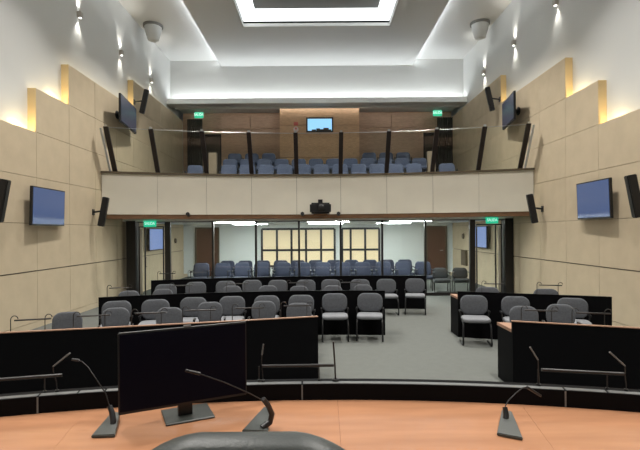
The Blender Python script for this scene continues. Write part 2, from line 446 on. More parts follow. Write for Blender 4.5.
# column loudspeakers
def speaker(label, c, lean, s):
    r = thing('column_speaker', label, 'speaker', c, 0, 'black column speakers on the side walls')
    T = Matrix.Rotation(lean, 4, 'Y') @ Matrix.Rotation(s * -.25, 4, 'Z')
    bm = B(); box(bm, -.07, .07, -.075, .075, -.35, .35, T); bmesh.ops.bevel(bm, geom=bm.edges[:], offset=.012, segments=2, affect='EDGES')
    obj('cabinet', bm, 'plastic', r)
    bm = B(); box(bm, -.055, .055, -.082, -.0755, -.33, .33, T); obj('grille', bm, 'frame', r)
    bm = B(); xe = s * (XP - .003) - c[0]
    box(bm, xe - .015, xe + .015, -.05, .05, -.08, .06)
    tube(bm, [T @ Vector((s * .065, 0, 0)), (xe, 0, -.01)], .022); obj('bracket', bm, 'plastic', r)
    return r
for s, nm in ((-1, 'left'), (1, 'right')):
    speaker('black column loudspeaker on the %s wall beside the blue television, nearest the dais' % nm, (s * 5.16, 7.50, H + .55), -s * .19, s)
    speaker('black column loudspeaker at the %s end of the balcony front' % nm, (s * 5.10, 10.95, H + .52), -s * .19, s)
    speaker('black column loudspeaker high on the %s wall beside a wall lamp' % nm, (s * 5.05, 13.45, H + 3.85), -s * .22, s)

# wall sconces
def sconce(y, s, label):
    z = H + 5.05 + (.15 if s > 0 else 0); y -= .12 if s > 0 else 0
    r = thing('wall_lamp', label, 'light', (s * XW, y, z), 0, 'up and down lights on the white walls')
    bm = B(); x0, x1 = sorted((-s * .002, -s * .10)); box(bm, x0, x1, -.06, .06, -.07, .07); bmesh.ops.bevel(bm, geom=bm.edges[:], offset=.012, segments=2, affect='EDGES')
    obj('body', bm, 'sconce', r)
    for dz in (-1, 1):
        bm = B(); lathe(bm, [(.03, dz * .071), (.03, dz * .074)], 12, Matrix.Translation((-s * .055, 0, 0))); obj('lens', bm, 'lamp', r)
        l = bpy.data.lights.new('sconce_spot', 'SPOT'); l.energy = 26; l.spot_size = math.radians(74); l.spot_blend = .9; l.color = (1, .95, .85); l.shadow_soft_size = .03
        lo = bpy.data.objects.new('sconce_spot', l); C.objects.link(lo); lo.parent = r
        lo.location = (-s * .07, 0, dz * .09)
        lo.rotation_euler = (0, (PI if dz > 0 else 0) + s * dz * 0.10, 0)
    return r
for s, nm in ((-1, 'left'), (1, 'right')):
    for y, w in ((10.62, 'nearest the dais'), (12.87, 'middle of three'), (15.2, 'farthest, beside the bulkhead')):
        sconce(y, s, 'small up-down lamp on the upper %s wall, %s' % (nm, w))

# pendant bowl loudspeakers at the side ceilings
for s, nm in ((-1, 'left'), (1, 'right')):
    r = thing('ceiling_speaker', 'white cone loudspeaker under a dark plate at the %s ceiling edge' % nm, 'speaker', (s * 5.08, 14.3, ZC), 0, 'white ceiling loudspeakers')
    bm = B(); lathe(bm, [(.30, -.07), (.30, -.002)], 24); obj('mounting_plate', bm, 'darkplate', r, True)
    bm = B(); lathe(bm, [(.11, -.50), (.17, -.47), (.24, -.22), (.26, -.072)], 24); obj('body', bm, 'bodywhite', r, True)

# ------------------------------------------------------------------ balcony
def arc(R, x0, x1, n=40):
    return [(x0 + (x1 - x0) * i / n, CY + math.sqrt(R * R - (x0 + (x1 - x0) * i / n) ** 2)) for i in range(n + 1)]
RP = 12.3 - CY
XE = 5.34
def yarc(x, R=RP): return CY + math.sqrt(R * R - x * x)
ppx = [115, 158, 207, 252, 297, 341, 387, 433, 479, 521]
post_x = []
for p in ppx:
    x = 0
    for _ in range(8): x = wx(p, yarc(x) + .02)
    post_x.append(x)
ZPB, ZPT = H + .475, H + 1.495
bm = B()
cuts = [-XE] + post_x[1:-1] + [XE]
for i in range(len(cuts) - 1):
    a, b = cuts[i] + .004, cuts[i + 1] - .004
    ribbon(bm, arc(RP, a, b, 6), arc(RP + .10, a, b, 6), ZPB, ZPT)
struct(obj('trim_5', bm, 'parapet'))
bm = B(); ribbon(bm, arc(RP + .015, -XE, XE), arc(RP + .09, -XE, XE), ZPB + .002, ZPT - .01); struct(obj('trim_6', bm, 'cap'))
bm = B(); ribbon(bm, arc(RP - .05, -XE, XE), arc(RP + .16, -XE, XE), ZPT + .002, ZPT + .05); struct(obj('trim_7', bm, 'cap'))
bm = B(); ribbon(bm, arc(RP + .02, -XE, XE), arc(RP + .35, -XE, XE), ZH - .0 + .045, ZPB - .002); struct(obj('trim_8', bm, 'fascia'))
# slab and stepped floor
front = arc(RP + .18, -XE, XE, 30)
bm = B(); prism(bm, [(x, y, ZH + .16) for x, y in front] + [(XE, YR, ZH + .16), (-XE, YR, ZH + .16)], [(x, y, 2.85) for x, y in front] + [(XE, YR, 2.85), (-XE, YR, 2.85)])
struct(obj('floor_balcony', bm, 'carpet'))
bm = B(); FZ = [3.17, 3.51, 3.88]; FY = [14.15, 15.15, 16.15]
for z, y in zip(FZ, FY): box(bm, -XE, XE, y, YR, 2.851 if z == 3.17 else z - .33 - (.05 if z > 3.8 else 0) + .001, z)
struct(obj('floor_steps', bm, 'carpet'))
struct(bx('wall_balcony_rear', 'walnut', -XE, XE, YR, YR + .15, 2.9, ZBC + .2))
struct(bx('ceiling_balcony', 'ceil', -XE, XE, YK, YR + .15, ZBC + .001, ZBC + .12))
struct(bx('trim_10', 'white', -XE, XE, YK - .02, YK + .005, ZBC - .10, ZBC - .021))  # lip added to keep the strip below out of view
o = bx('balcony_fill_strip', 'lamp', -5.0, 5.0, YK + .006, YK + .012, ZBC - .05, ZBC - .02); tag(o, 'hidden light line added behind the cornice to brighten the balcony rear', 'light')  # unseen strip with fill light, added to brighten the balcony rear
area('balcony_fill', (0, YK + .02, ZBC - .04), (math.radians(-80), 0, 0), 10, .04, 6, (1, .95, .88))
# projecting wood wall panels with seams
bm = B()
for x0, x1 in ((wx(222, 18.1), wx(251, 18.1) - .006), (wx(251, 18.1) + .006, wx(281, 18.1)), (wx(359, 18.1), wx(392, 18.1) - .006), (wx(392, 18.1) + .006, wx(424, 18.1))):
    for z0, z1 in ((3.85, 5.85), (5.862, 6.40)): box(bm, x0, x1, 18.1, YR - .001, z0, z1)
struct(obj('trim_9', bm, 'walnut'))
bx0, bx1 = wx(280.5, 17.5), wx(360, 17.5)
bm = B()
for z0, z1 in ((3.852, 4.62), (4.632, 5.84), (5.852, ZBC - .0)): box(bm, bx0, bx1, 17.5, YR - .002, z0, z1)
struct(obj('wall_booth', bm, 'oak'))
# booth window with glowing view
bw = thing('window_3', '', '', (wx(320.5, 17.5), 17.5, H + (232 - 131) / F * 17.5)); del bw['label']; del bw['category']; struct(bw)
hw, hh = .46, .46
bm = B()
for a in ((-hw - .05, -hw, -.05, -.002, -.05, hh + .05), (hw, hw + .05, -.05, -.002, -.05, hh + .05), (-hw, hw, -.05, -.002, -.05, 0), (-hw, hw, -.05, -.002, hh, hh + .05)): box(bm, *a)
struct(obj('window_frame', bm, 'frame', bw)); struct(bx('pane', 'booth', -hw, hw, -.02, -.004, 0, hh, bw))
bm = B()
for x, w, h in ((-.22, .08, .05), (-.06, .07, .09), (.08, .09, .06), (.24, .10, .11), (.38, .06, .05)): box(bm, x - w, x + w, -.04, -.024, .002, h)
obj('equipment', bm, 'darkdoor', bw)
struct(bw.children[-1])
# round sign beside the booth window
r = thing('wall_sign', 'small red and white sign on the wood booth wall left of its window', 'sign', at(296, 128, 17.49))
bm = B(); lathe(bm, [(.10, 0), (.10, .02)], 20, Matrix.Translation((0, 0, -.05)) @ Matrix.Rotation(PI / 2, 4, 'X')); obj('disc', bm, 'signwhite', r)
bm = B(); prism(bm, [(-.05, -.022, .01), (.05, -.022, .01), (0, -.022, -.10)], [(-.05, -.028, .01), (.05, -.028, .01), (0, -.028, -.10)]); obj('mark', bm, 'pink', r)
bx('tab', 'pink', -.08, .08, -.02, 0, .09, .22, r)
# rear side doors and curtains of the balcony
for n, (a, b) in ((3, (206, 221)), (4, (425, 436))):
    D = YR - .02; x0, x1 = wx(a, D), wx(b, D)
    r = thing('door_%d' % n, '', '', ((x0 + x1) / 2, YR, 3.86)); del r['label']; del r['category']; struct(r); w = (x1 - x0) / 2
    struct(bx('door_leaf', 'darkdoor', -w, w, -.04, -.003, 0, 1.75, r)); bm = B()
    for xx in (-w - .06, w): box(bm, xx, xx + .06, -.06, -.003, 0, 1.83)
    box(bm, -w, w, -.06, -.003, 1.75, 1.83); struct(obj('door_frame', bm, 'wine', r))
for s, (a, b), nm in ((-1, (188, 203), 'left'), (1, (438, 454), 'right')):
    D = YR - .1; x0, x1 = wx(a, D), wx(b, D); n = 60
    f_ = [(x0 + (x1 - x0) * i / n, D + .035 * math.sin(i / n * PI * 14)) for i in range(n + 1)]; g_ = [(x, y + .012) for x, y in f_]
    bm = B(); ribbon(bm, f_, g_, 3.86, ZBC - .25)
    o = obj('curtain', bm, 'curtain', None, True); tag(o, 'dark pleated curtain at the %s rear corner of the balcony' % nm, 'curtain', 'balcony curtains')
for px, nm in ((211.5, 'left'), (433, 'right')):
    p = at(px, 166, 15.0)
    o = bx('partition_panel', 'beige', p.x - .13, p.x + .13, 15.155, 15.30, 3.472, 4.42, bevel=.012); tag(o, 'beige end panel beside the %s stairs of the balcony' % nm, 'panel')

# glass balustrade: leaning blades and panes
LEAN = .50; ZG0, ZG1 = ZPT + .052, H + 2.56
def lean_y(z): return -LEAN * (z - ZG0) / (ZG1 - ZG0)
for i, x in enumerate(post_x):
    y = yarc(x) + .05
    r = thing('balustrade_post', 'dark blade post of the balcony balustrade, %s from the left' % ORD[i], 'post', (x, y, ZG0), 0, 'leaning posts on the balcony parapet')
    bm = B(); prism(bm, [(-.055, -.02, 0), (.055, -.02, 0), (.055, .03, 0), (-.055, .03, 0)], [(a, b - LEAN, ZG1 - ZG0) for a, b in ((-.055, -.02), (.055, -.02), (.055, .03), (-.055, .03))]); obj('blade', bm, 'wine', r)
    bm = B(); box(bm, -.03, .03, -LEAN - .015, -LEAN + .02, ZG1 - ZG0, ZG1 - ZG0 + .05); obj('cap', bm, 'steel', r)
    if i in (0, len(post_x) - 1):
        e = -.12 if i == 0 else .12; bm = B(); prism(bm, [(e - .025, -.012, 0), (e + .025, -.012, 0), (e + .025, .012, 0), (e - .025, .012, 0)], [(e - .025, -.012 - LEAN, ZG1 - ZG0 - .03), (e + .025, -.012 - LEAN, ZG1 - ZG0 - .03), (e + .025, .012 - LEAN, ZG1 - ZG0 - .03), (e - .025, .012 - LEAN, ZG1 - ZG0 - .03)]); obj('glass_edge', bm, 'bodywhite', r)
gl = [-XE + .02 + .0] + post_x + [XE - .02]
for i in range(1, len(gl) - 2):
    a, b = gl[i] + .06, gl[i + 1] - .06
    ya, yb2 = yarc(a) + .055, yarc(b) + .055; t = .012
    bm = B(); h = ZG1 - ZG0 - .02
    prism(bm, [(a, ya, ZG0 + .002), (b, yb2, ZG0 + .002), (b, yb2 + t, ZG0 + .002), (a, ya + t, ZG0 + .002)], [(a, ya - LEAN, ZG0 + h), (b, yb2 - LEAN, ZG0 + h), (b, yb2 + t - LEAN, ZG0 + h), (a, ya + t - LEAN, ZG0 + h)])
    o = obj('glass_panel', bm, 'glass'); tag(o, 'clear leaning glass pane of the balcony balustrade between %s and %s posts from the left' % (ORD[i - 1], ORD[i]), 'glass', 'balustrade panes')
    bm = B(); tube(bm, [(a, ya - LEAN + .006, ZG0 + h + .008), (b, yb2 - LEAN + .006, ZG0 + h + .008)], .007, 6); obj('edge', bm, 'steel', o)

# projector hanging on the parapet
r = thing('projector', 'black projector on a bracket at the middle of the balcony front', 'projector', at(320.5, 214, 11.9))
bm = B(); box(bm, -.27, .27, -.22, .22, .01, .28); bmesh.ops.bevel(bm, geom=bm.edges[:], offset=.04, segments=3, affect='EDGES'); obj('body', bm, 'plastic', r)
bm = B(); lathe(bm, [(.075, 0), (.085, .05), (.06, .07)], 20, Matrix.Translation((.02, -.21, .15)) @ Matrix.Rotation(PI / 2, 4, 'X')); obj('lens', bm, 'frame', r, True)
bm = B(); tube(bm, [(0, 0, .25), (0, 0, .31), (0, .20, .32), (0, .345, .32)], .022); box(bm, -.06, .06, .338, .3495, .24, .40); obj('bracket', bm, 'plastic', r)
bx('cable_box', 'fascia', -.18, .18, -.05, .22, -.07, .0, r)
for k, px in enumerate((192, 302.5, 338.5)):
    p = at(px, 213.5, 12.24); yy = yarc(p.x)
    r = thing('spotlight', 'tiny black spotlight under the balcony front, %s' % ('at its left end', 'left of the projector', 'right of the projector')[k], 'light', (p.x, yy + .02, ZPB - .002), 0, 'small black spotlights under the balcony front')
    bm = B(); lathe(bm, [(.045, -.02), (.05, .08)], 14, Matrix.Translation((0, -.05, .0)) @ Matrix.Rotation(PI / 2.3, 4, 'X')); obj('head', bm, 'plastic', r, True)
    bx('mount', 'plastic', -.02, .02, -.06, -.021, -.03, .05, r)

# exit signs
def exit_sign(c, w, h, label, hang):
    r = thing('exit_sign', label, 'sign', c, 0, 'green exit signs')
    bx('panel', 'exit', -w/2, w/2, -.02, .02, 0, h, r)
    mesh_text('lettering', 'SALIDA', h * .62, 'exit_text', r, Matrix.Translation((0, -.022, h * .55)) @ Matrix.Rotation(PI / 2, 4, 'X') @ Matrix.Diagonal((.8, 1, 1, 1)), .002)
    if hang:
        bm = B(); tube(bm, [(-w*.3, 0, h - .004), (-w*.3, 0, h + hang)], .006, 6); tube(bm, [(w*.3, 0, h - .004), (w*.3, 0, h + hang)], .006, 6); obj('rod', bm, 'steel', r)
p = at(199, 118, 17.7); exit_sign(p, .34, .22, 'lit green exit sign hanging under the balcony ceiling, left corner', ZBC - p.z - .22)
p = at(437.5, 116, 17.7); exit_sign(p, .34, .22, 'lit green exit sign hanging under the balcony ceiling, right corner', ZBC - p.z - .22)
p = at(150, 227, 12.5); exit_sign(p, .33, .17, 'green exit sign above the left glass door under the balcony', max(.02, ZH + .044 - p.z - .17))
p = at(492, 223.5, 12.5); exit_sign(p, .33, .17, 'green exit sign above the right glass door under the balcony', max(.02, ZH + .044 - p.z - .17))

# small items on the hall side walls
def wall_disc(name, label, cat, y, z, s, rad, m):
    bm = B(); lathe(bm, [(rad, 0), (rad * .8, .05)], 18, Matrix.Translation((s * XP - s * .001, y, z)) @ Matrix.Rotation(-s * PI / 2, 4, 'Y')); return tag(obj(name, bm, m), label, cat)
wall_disc('wall_clock', 'small round dark clock on the left hall wall behind the glass', 'clock', 17.2, H - .29, -1, .10, 'cap')
wall_disc('wall_bell', 'small round dark bell on the right hall wall behind the glass', 'bell', 16.9, H - .19, 1, .11, 'cap')
r = thing('wall_cabinet', 'small dark framed cabinet on the right hall wall behind the glass', 'cabinet', (XP, 16.75, H - 1.25), 0)
bx('frame', 'brass', -.06, -.002, -.30, .30, 0, .56, r); bx('door', 'cap', -.072, -.0605, -.22, .22, .07, .49, r)

# ------------------------------------------------------------------ desks
ZTOP = .665
def desk(label, pts, h, depth, group, seam=None, top='rowwood', straight=False):
    """pts: front face from left to right (x, y)"""
    # resample
    cx = sum(p[0] for p in pts) / len(pts); cy = sum(p[1] for p in pts) / len(pts)
    L = [(x - cx, y - cy) for x, y in pts]
    nrm = []
    for i in range(len(L)):
        a = L[max(i - 1, 0)]; b = L[min(i + 1, len(L) - 1)]
        t = Vector((b[0] - a[0], b[1] - a[1])).normalized(); nrm.append((0, 1) if straight else (-t.y, t.x))
    def off(d, e=0): return [(x + n[0] * d, y + n[1] * d) for (x, y), n in zip(L, nrm)]
    r = thing('curved_desk', label, 'desk', (cx, cy, 0), 0, group)
    bm = B(); ribbon(bm, off(0), off(.03), 0, h); obj('front_panel', bm, 'black', r)
    bm = B(); ribbon(bm, off(-.004), off(.036), h + .0005, h + .010); obj('panel_cap', bm, top, r)
    bm = B(); ribbon(bm, off(.031), off(depth), ZTOP - .035, ZTOP); obj('desk_top', bm, 'rowwood', r)
    for e in (0, -1):
        x, y = L[e]; n = Vector((nrm[e][0], nrm[e][1])); t = Vector((n.y, -n.x)) * (1 if e == 0 else -1)
        q = [(x + n.x * d + t.x * k, y + n.y * d + t.y * k) for d, k in ((.032, .0), (depth - .02, .0), (depth - .02, .03), (.032, .03))]
        bm = B(); prism(bm, [(*p, 0) for p in q], [(*p, ZTOP - .037) for p in q]); obj('end_panel', bm, 'black', r)
    return r, off
def chain(pix, z, n=12):
    """points measured on the photograph's desk edges, smoothed into one curve"""
    P = [on_z(px, py, z) for px, py in pix]
    P = [(p.x, p.y) for p in P]
    if len(P) == 2:
        return [(P[0][0] + (P[1][0] - P[0][0]) * i / n, P[0][1] + (P[1][1] - P[0][1]) * i / n) for i in range(n + 1)]
    (x0, y0), (x1, y1), (x2, y2) = P
    out = []
    for i in range(n + 1):
        x = x0 + (x2 - x0) * i / n
        out.append((x, y0 * (x - x1) * (x - x2) / ((x0 - x1) * (x0 - x2)) + y1 * (x - x0) * (x - x2) / ((x1 - x0) * (x1 - x2)) + y2 * (x - x0) * (x - x1) / ((x2 - x0) * (x2 - x1))))
    return out
HD = .755
deskA, offA = desk('long black curved desk with wood top, front row left of the centre aisle', chain([(-40, 335.5), (160, 325.5), (318, 317)], HD), HD, .42, 'curved council desks')
deskAR, offAR = desk('black desk with wood top, front row right of the centre aisle', chain([(512.5, 321.8), (680, 331)], HD), HD, .45, 'curved council desks', straight=True)
deskB, offB = desk('long black curved desk with dark top, second row left of the aisle', chain([(98.5, 298.2), (240, 292.6), (385, 291.2)], HD), HD, .40, 'curved council desks', top='black')
deskBR, offBR = desk('black desk with wood end, second row right of the aisle', chain([(458, 292), (612, 297.5)], HD), HD, .45, 'curved council desks', top='black', straight=True)
deskC, offC = desk('long black desk, third row standing before the glass partition', chain([(151, 281), (290, 277), (426, 276)], HD), HD, .40, 'curved council desks', top='black')

# ------------------------------------------------------------------ grey office chairs
def office_chair(loc, rz, label, group, bw=.455):
    r = thing('office_chair', label, 'chair', loc, rz, group); r.scale = (.93, .93, .93)
    bm = B(); pad(bm, .45, .42, .065, .10, .022, lambda a, b, d: (a, b - .02, .425 + d)); obj('seat', bm, 'seat_lit', r, True)
    bm = B(); pad(bm, bw, .325, .055, .12, .020, lambda a, b, d: (a, .205 + d + .10 * b - .45 * a * a, .632 + b)); obj('backrest', bm, 'grey', r, True)
    bm = B(); pad(bm, bw - .055, .30, .02, .11, .008, lambda a, b, d: (a, .247 + d + .10 * b - .45 * a * a, .63 + b)); obj('back_shell', bm, 'plastic', r, True)
    for sx in (-1, 1):
        x = sx * .205
        bm = B(); tube(bm, [(x * .8, .14, .382), (x, .10, .378), (x * 1.05, -.10, .376), (x * 1.06, -.155, .35), (x * 1.08, -.175, .29), (x * 1.10, -.20, .05), (x * 1.10, -.185, .018), (x * 1.10, -.14, .013), (x * 1.10, .20, .013)], .015, 8); obj('leg', bm, 'plastic', r, True)
        bm = B(); tube(bm, [(x * .8, .10, .375), (x * .8, .20, .385), (x * .8, .222, .43), (x * .8, .235, .56)], .013, 8); obj('back_support', bm, 'plastic', r, True)
        bm = B(); box(bm, x * 1.16 - .014, x * 1.16 + .014, .05, .215, .515, .545); tube(bm, [(x * 1.16, .12, .52), (x * 1.05, .10, .38)], .012, 8); obj('arm_stub', bm, 'plastic', r)
    return r
chair0 = None
def face(x, y): return math.atan2(x - 0.2, y - CY) * -.75
chairN = None
def put_chair(px, py_top, label, group, dr=0, Dfix=None, narrow=False):
    """the chair's backrest top shows at (px, py_top)"""
    global chair0, chairN
    p = on_z(px, py_top, .737)
    if Dfix: p = at(px, py_top, Dfix)
    rz = face(p.x, p.y) + dr + random.uniform(-.10, .10)
    d = Vector((-math.sin(rz), math.cos(rz))) * .205
    loc = (p.x - d.x, p.y - d.y, 0)
    if narrow:
        if chairN is None:
            chairN = office_chair(loc, rz, label, group, .395); return chairN
        return dup(chairN, loc, rz, label, group)
    if chair0 is None:
        chair0 = office_chair(loc, rz, label, group); return chair0
    return dup(chair0, loc, rz, label, group)
# pushed up to the front left desk (from the aisle outwards)
for i, (px, py) in enumerate([(299, 303), (264, 301), (210, 302), (170, 307.5), (116, 307.8), (68, 312)]):
    put_chair(px, py, 'grey office chair pushed up to the front left desk, %s from the centre aisle' % ORD[i], 'grey chairs at the front left desk', narrow=True)
A2 = [(370, 293.2), (334.5, 293.5), (301.5, 295), (267, 295.6), (232.5, 296.3), (194, 297.3), (156, 299.5), (117, 301)]
lbl2 = ['grey office chair at the aisle end of the second-row desk front, whole seat in view', 'grey office chair, second from the aisle before the second-row desk, whole seat in view']
for i, (px, py) in enumerate(A2):
    put_chair(px, py, lbl2[i] if i < 2 else 'grey office chair standing against the left second-row desk front, %s from the aisle' % ORD[i], 'grey chairs before the left second-row desk')
for i, (px, py) in enumerate([(363, 284.6), (333, 285.5), (299, 286), (268, 285.5), (232, 285.8), (163, 289), (129, 290.8)]):
    put_chair(px, py, 'grey office chair pushed up to the left second-row desk, %s from the aisle' % ORD[i], 'grey chairs at the left second-row desk', narrow=True)
B2 = [(415, 278.6), (386, 279), (360, 279.3), (331, 279.5), (306, 279.8), (278, 280), (252, 280), (226, 281), (196, 282), (166, 284.3)]
for i, (px, py) in enumerate(B2):
    put_chair(px, py, 'grey office chair standing against the third-row desk front, %s from the aisle' % ORD[i], 'grey chairs before the third-row desk')
for px, py, lb in ((473.5, 295.3, 'grey office chair beside the aisle before the right second-row desk, whole seat in view'), (515, 296.4, 'grey office chair against the right second-row desk front, second from the aisle'), (572, 298.0, 'grey office chair against the right second-row desk front, farthest from the aisle')):
    put_chair(px, py, lb, 'grey chairs before the right second-row desk')
for px, py, lb in ((523.5, 306.2, 'grey office chair pushed up to the right front desk, nearest its wood corner'), (560, 304.3, 'grey office chair pushed up to the right front desk, nearer the right wall')):
    put_chair(px, py, lb, 'grey chairs at the right front desk', narrow=True)
for px, py, lb in ((545.5, 288.8, 'grey office chair behind the right second-row desk, its back top showing under a bar microphone'), (487, 287, 'grey office chair behind the right second-row desk, before the right glass door')):
    put_chair(px, py, lb, 'grey chairs behind the right second-row desk')

# ------------------------------------------------------------------ padded public chairs
def padded_chair(name, loc, rz, label, cat, group, fab, w=.52, h=.845, seat=.43):
    r = thing(name, label, cat, loc, rz, group)
    bm = B(); pad(bm, w, .46, .10, .07, .03, lambda a, b, d: (a, b - .02, seat - .05 + d)); obj('seat', bm, fab, r, True)
    bh = h - seat + .02
    bm = B(); pad(bm, w, bh, .08, .10, .03, lambda a, b, d: (a * (1 - .12 * (b / bh + .5)), .22 + d + .16 * b, seat - .02 + bh / 2 + b)); obj('backrest', bm, fab, r, True)
    for s in (-1, 1):
        bm = B(); x = s * (w / 2 - .012)
        tube(bm, [(x, -.20, .012), (x, -.17, seat - .06), (x, .20, seat - .06), (x, .25, .012)], .012, 6); obj('leg_frame', bm, 'plastic', r, True)
        bm = B(); tube(bm, [(x, -.15, seat - .05), (x, -.15, seat + .17), (x, .24, seat + .19)], .012, 6); box(bm, x - .022, x + .022, -.16, .12, seat + .17, seat + .195); obj('armrest', bm, 'plastic', r, True)
    return r
pub = None; k1 = 0
row1 = [200 + 20.4 * i + random.uniform(-.7, .7) for i in range(12)]
for i, px in enumerate(row1):
    D = 14.0; x = wx(px, D); lb = 'blue padded chair in the nearest row behind the glass partition, %s from the left' % ORD[i]
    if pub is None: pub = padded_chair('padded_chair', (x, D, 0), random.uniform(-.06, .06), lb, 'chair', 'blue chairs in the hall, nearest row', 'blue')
    else: dup(pub, (x, D, 0), random.uniform(-.08, .08), lb, 'blue chairs in the hall, nearest row')
row2 = [224, 246, 267, 287, 298, 315, 330, 346, 362, 378, 396, 413]
row2 = [226, 244, 262, 280, 298, 316, 334, 352, 370, 388, 406]
for i, px in enumerate(row2):
    D = 15.1; dup(pub, (wx(px, D), D, 0), random.uniform(-.08, .08), 'blue padded chair in the second row behind the glass partition, %s from the left' % ORD[i], 'blue chairs in the hall, second row')
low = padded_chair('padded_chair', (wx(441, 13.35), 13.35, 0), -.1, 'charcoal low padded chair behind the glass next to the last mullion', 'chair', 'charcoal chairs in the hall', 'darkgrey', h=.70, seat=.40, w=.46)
dup(low, (wx(461, 13.35), 13.35, 0), -.12, 'charcoal low padded chair behind the glass beside the right glass door', 'charcoal chairs in the hall')

# balcony seats
def theatre_seat(loc, rz, label, group):
    r = thing('theatre_seat', label, 'seat', loc, rz, group)
    bm = B(); pad(bm, .53, .46, .12, .08, .04, lambda a, b, d: (a, b - .03, .40 + d)); obj('seat', bm, 'bluebal', r, True)
    bm = B(); pad(bm, .54, .50, .10, .11, .04, lambda a, b, d: (a * (1 - .10 * (b / .5 + .5)), .23 + d + .18 * b, .55 + b)); obj('backrest', bm, 'bluebal', r, True)
    bm = B()
    for s in (-1, 1): box(bm, s * .279 - .010, s * .279 + .010, -.16, .20, 0, .56)
    obj('side_frame', bm, 'plastic', r)
    return r
seat0 = None
def put_seat(px, k, label, group):
    global seat0
    D = (14.6, 15.6, 16.6)[k]; loc = (wx(px, D), D, FZ[k]); rz = math.atan2(-loc[0], D - CY) * .8
    if seat0 is None: seat0 = theatre_seat(loc, rz, label, group)
    else: dup(seat0, loc, rz, label, group)
r1 = [195] + [229 + 18.6 * i for i in range(11)] + [448]
for i, px in enumerate(r1):
    put_seat(px, 0, 'blue balcony seat in the front row behind the parapet, %s from the left' % ORD[i], 'blue balcony seats, front row')
r2 = [230 + 17.3 * i for i in range(12)]
for i, px in enumerate(r2):
    put_seat(px, 1, 'blue balcony seat in the middle row, %s from the left' % ORD[i], 'blue balcony seats, middle row')
for i, px in enumerate([235, 252, 269, 370, 387, 404]):
    put_seat(px, 2, 'blue balcony seat in the rearmost row, %s of the wood booth' % ('farthest left', 'second on the left', 'nearest on the left', 'nearest on the right', 'second on the right', 'farthest right')[i], 'blue balcony seats, rearmost row')

# ------------------------------------------------------------------ bar microphones on the desks
def hook(x, s, top=.16, r=.045):
    pts = [(x, 0, .005), (x, 0, top - r)]
    for k in range(1, 7):
        a = PI - k / 6 * PI * .92
        pts.append((x + s * (r * .8 + r * .8 * math.cos(a)), 0, top - r + r * math.sin(a)))
    return pts
def bar_mic(loc, rz, label, group, hooked=True):
    r = thing('bar_microphone', label, 'microphone', loc, rz, group); zb = .195 if hooked else .074; fr = .016 if hooked else .008
    bm = B(); tube(bm, [(-.165, 0, zb), (.185, 0, zb)], .0085 if hooked else .0075, 10); obj('bar', bm, 'frame', r, True)
    for x, s in ((-.20, 1), (.125, 1)):
        bm = B(); tube(bm, hook(x, s, .245) if hooked else [(x * .9, 0, .005), (x * .9, 0, zb)], .0048 if hooked else .003, 8); p = obj('post', bm, 'frame', r, True)
        bm = B(); lathe(bm, [(fr, .001), (fr, .008)], 12, Matrix.Translation((x if hooked else x * .9, 0, 0))); obj('foot', bm, 'frame', p)
    return r
mic0 = None
def put_mic(px, py, z, label, group, rz=None):
    global mic0
    p = on_z(px, py - 1.5, z); p.z = ZTOP + .001; rz = face(p.x, p.y) if rz is None else rz
    if mic0 is None: mic0 = bar_mic(p, rz, label, group); return mic0
    return dup(mic0, p, rz, label, group)
zt = HD + .002
for i, (px, py) in enumerate([(297, 315.5), (249, 318), (200, 320.5), (150, 323.5), (93, 326.5), (32, 330.8)]):
    put_mic(px, py, zt, 'slim black bar microphone on the front left desk, %s from the aisle' % ORD[i], 'bar microphones on the front left desk')
for i, (px, py) in enumerate([(540, 321.0), (592, 324)]):
    put_mic(px, py, zt, 'slim black bar microphone on the right front desk, %s' % ('near its wood corner', 'near the right wall'), 'bar microphones on the right front desk') if False else put_mic(px, py, zt, 'slim black bar microphone on the right front desk, %s' % ('near its wood corner', 'near the right wall')[i], 'bar microphones on the right front desk')
for i, (px, py) in enumerate([(350, 289.6), (298, 290), (238, 291), (182, 293), (120, 295.5)]):
    put_mic(px, py, zt, 'slim black bar microphone on the left second-row desk, %s from the aisle' % ORD[i], 'bar microphones on the left second-row desk')
for i, (px, py) in enumerate([(494, 291.4), (550, 293)]):
    put_mic(px, py, zt, 'slim black bar microphone on the right second-row desk, %s' % ('nearer the aisle', 'nearer the right wall')[i], 'bar microphones on the right second-row desk')
for i, (px, py) in enumerate([(167, 279.6), (197, 278.5)]):
    put_mic(px, py, zt, 'slim black bar microphone on the third-row desk, %s' % ('at its left end', 'second from its left end')[i], 'bar microphones on the third-row desk')

# ------------------------------------------------------------------ dais and its curved desk
RD = 2.205 - CY
ZDK = H - .805; ZLG = H - .727
da = arc(RD + .4, -XP + .4, XP - .4, 40)
bm = B(); prism(bm, [(x, y, .001) for x, y in da] + [(XP - .4, YF, .001), (-XP + .4, YF, .001)], [(x, y, .23) for x, y in da] + [(XP - .4, YF, .23), (-XP + .4, YF, .23)])
struct(obj('floor_dais', bm, 'dais'))
XD = 3.0
r = thing('dais_desk', 'large curved dais desk in orange wood with a raised black ledge along its far edge', 'desk', (0, 2.2, .23))
def rel(pts): return [(x, y - 2.2) for x, y in pts]
def radial(R, a0, a1, n): return [(R * math.sin(a0 + (a1 - a0) * i / n), CY + R * math.cos(a0 + (a1 - a0) * i / n)) for i in range(n + 1)]
A1_ = .55
bm = B()
seams = [-A1_, -.2535, -.1505, -.0, .0103, .155, .2, A1_]
seams = [-A1_, math.atan2(wx(75, 2.0), 5.5), math.atan2(wx(337, 2.1), 5.6), math.atan2(wx(530, 2.0), 5.5), A1_]
for i in range(len(seams) - 1):
    ribbon(bm, rel(radial(RD - .75, seams[i] + .00008, seams[i + 1] - .00008, 12)), rel(radial(RD - .001, seams[i] + .00008, seams[i + 1] - .00008, 12)), ZDK - .23 - .04, ZDK - .23)
obj('desk_top', bm, 'deskwood', r)
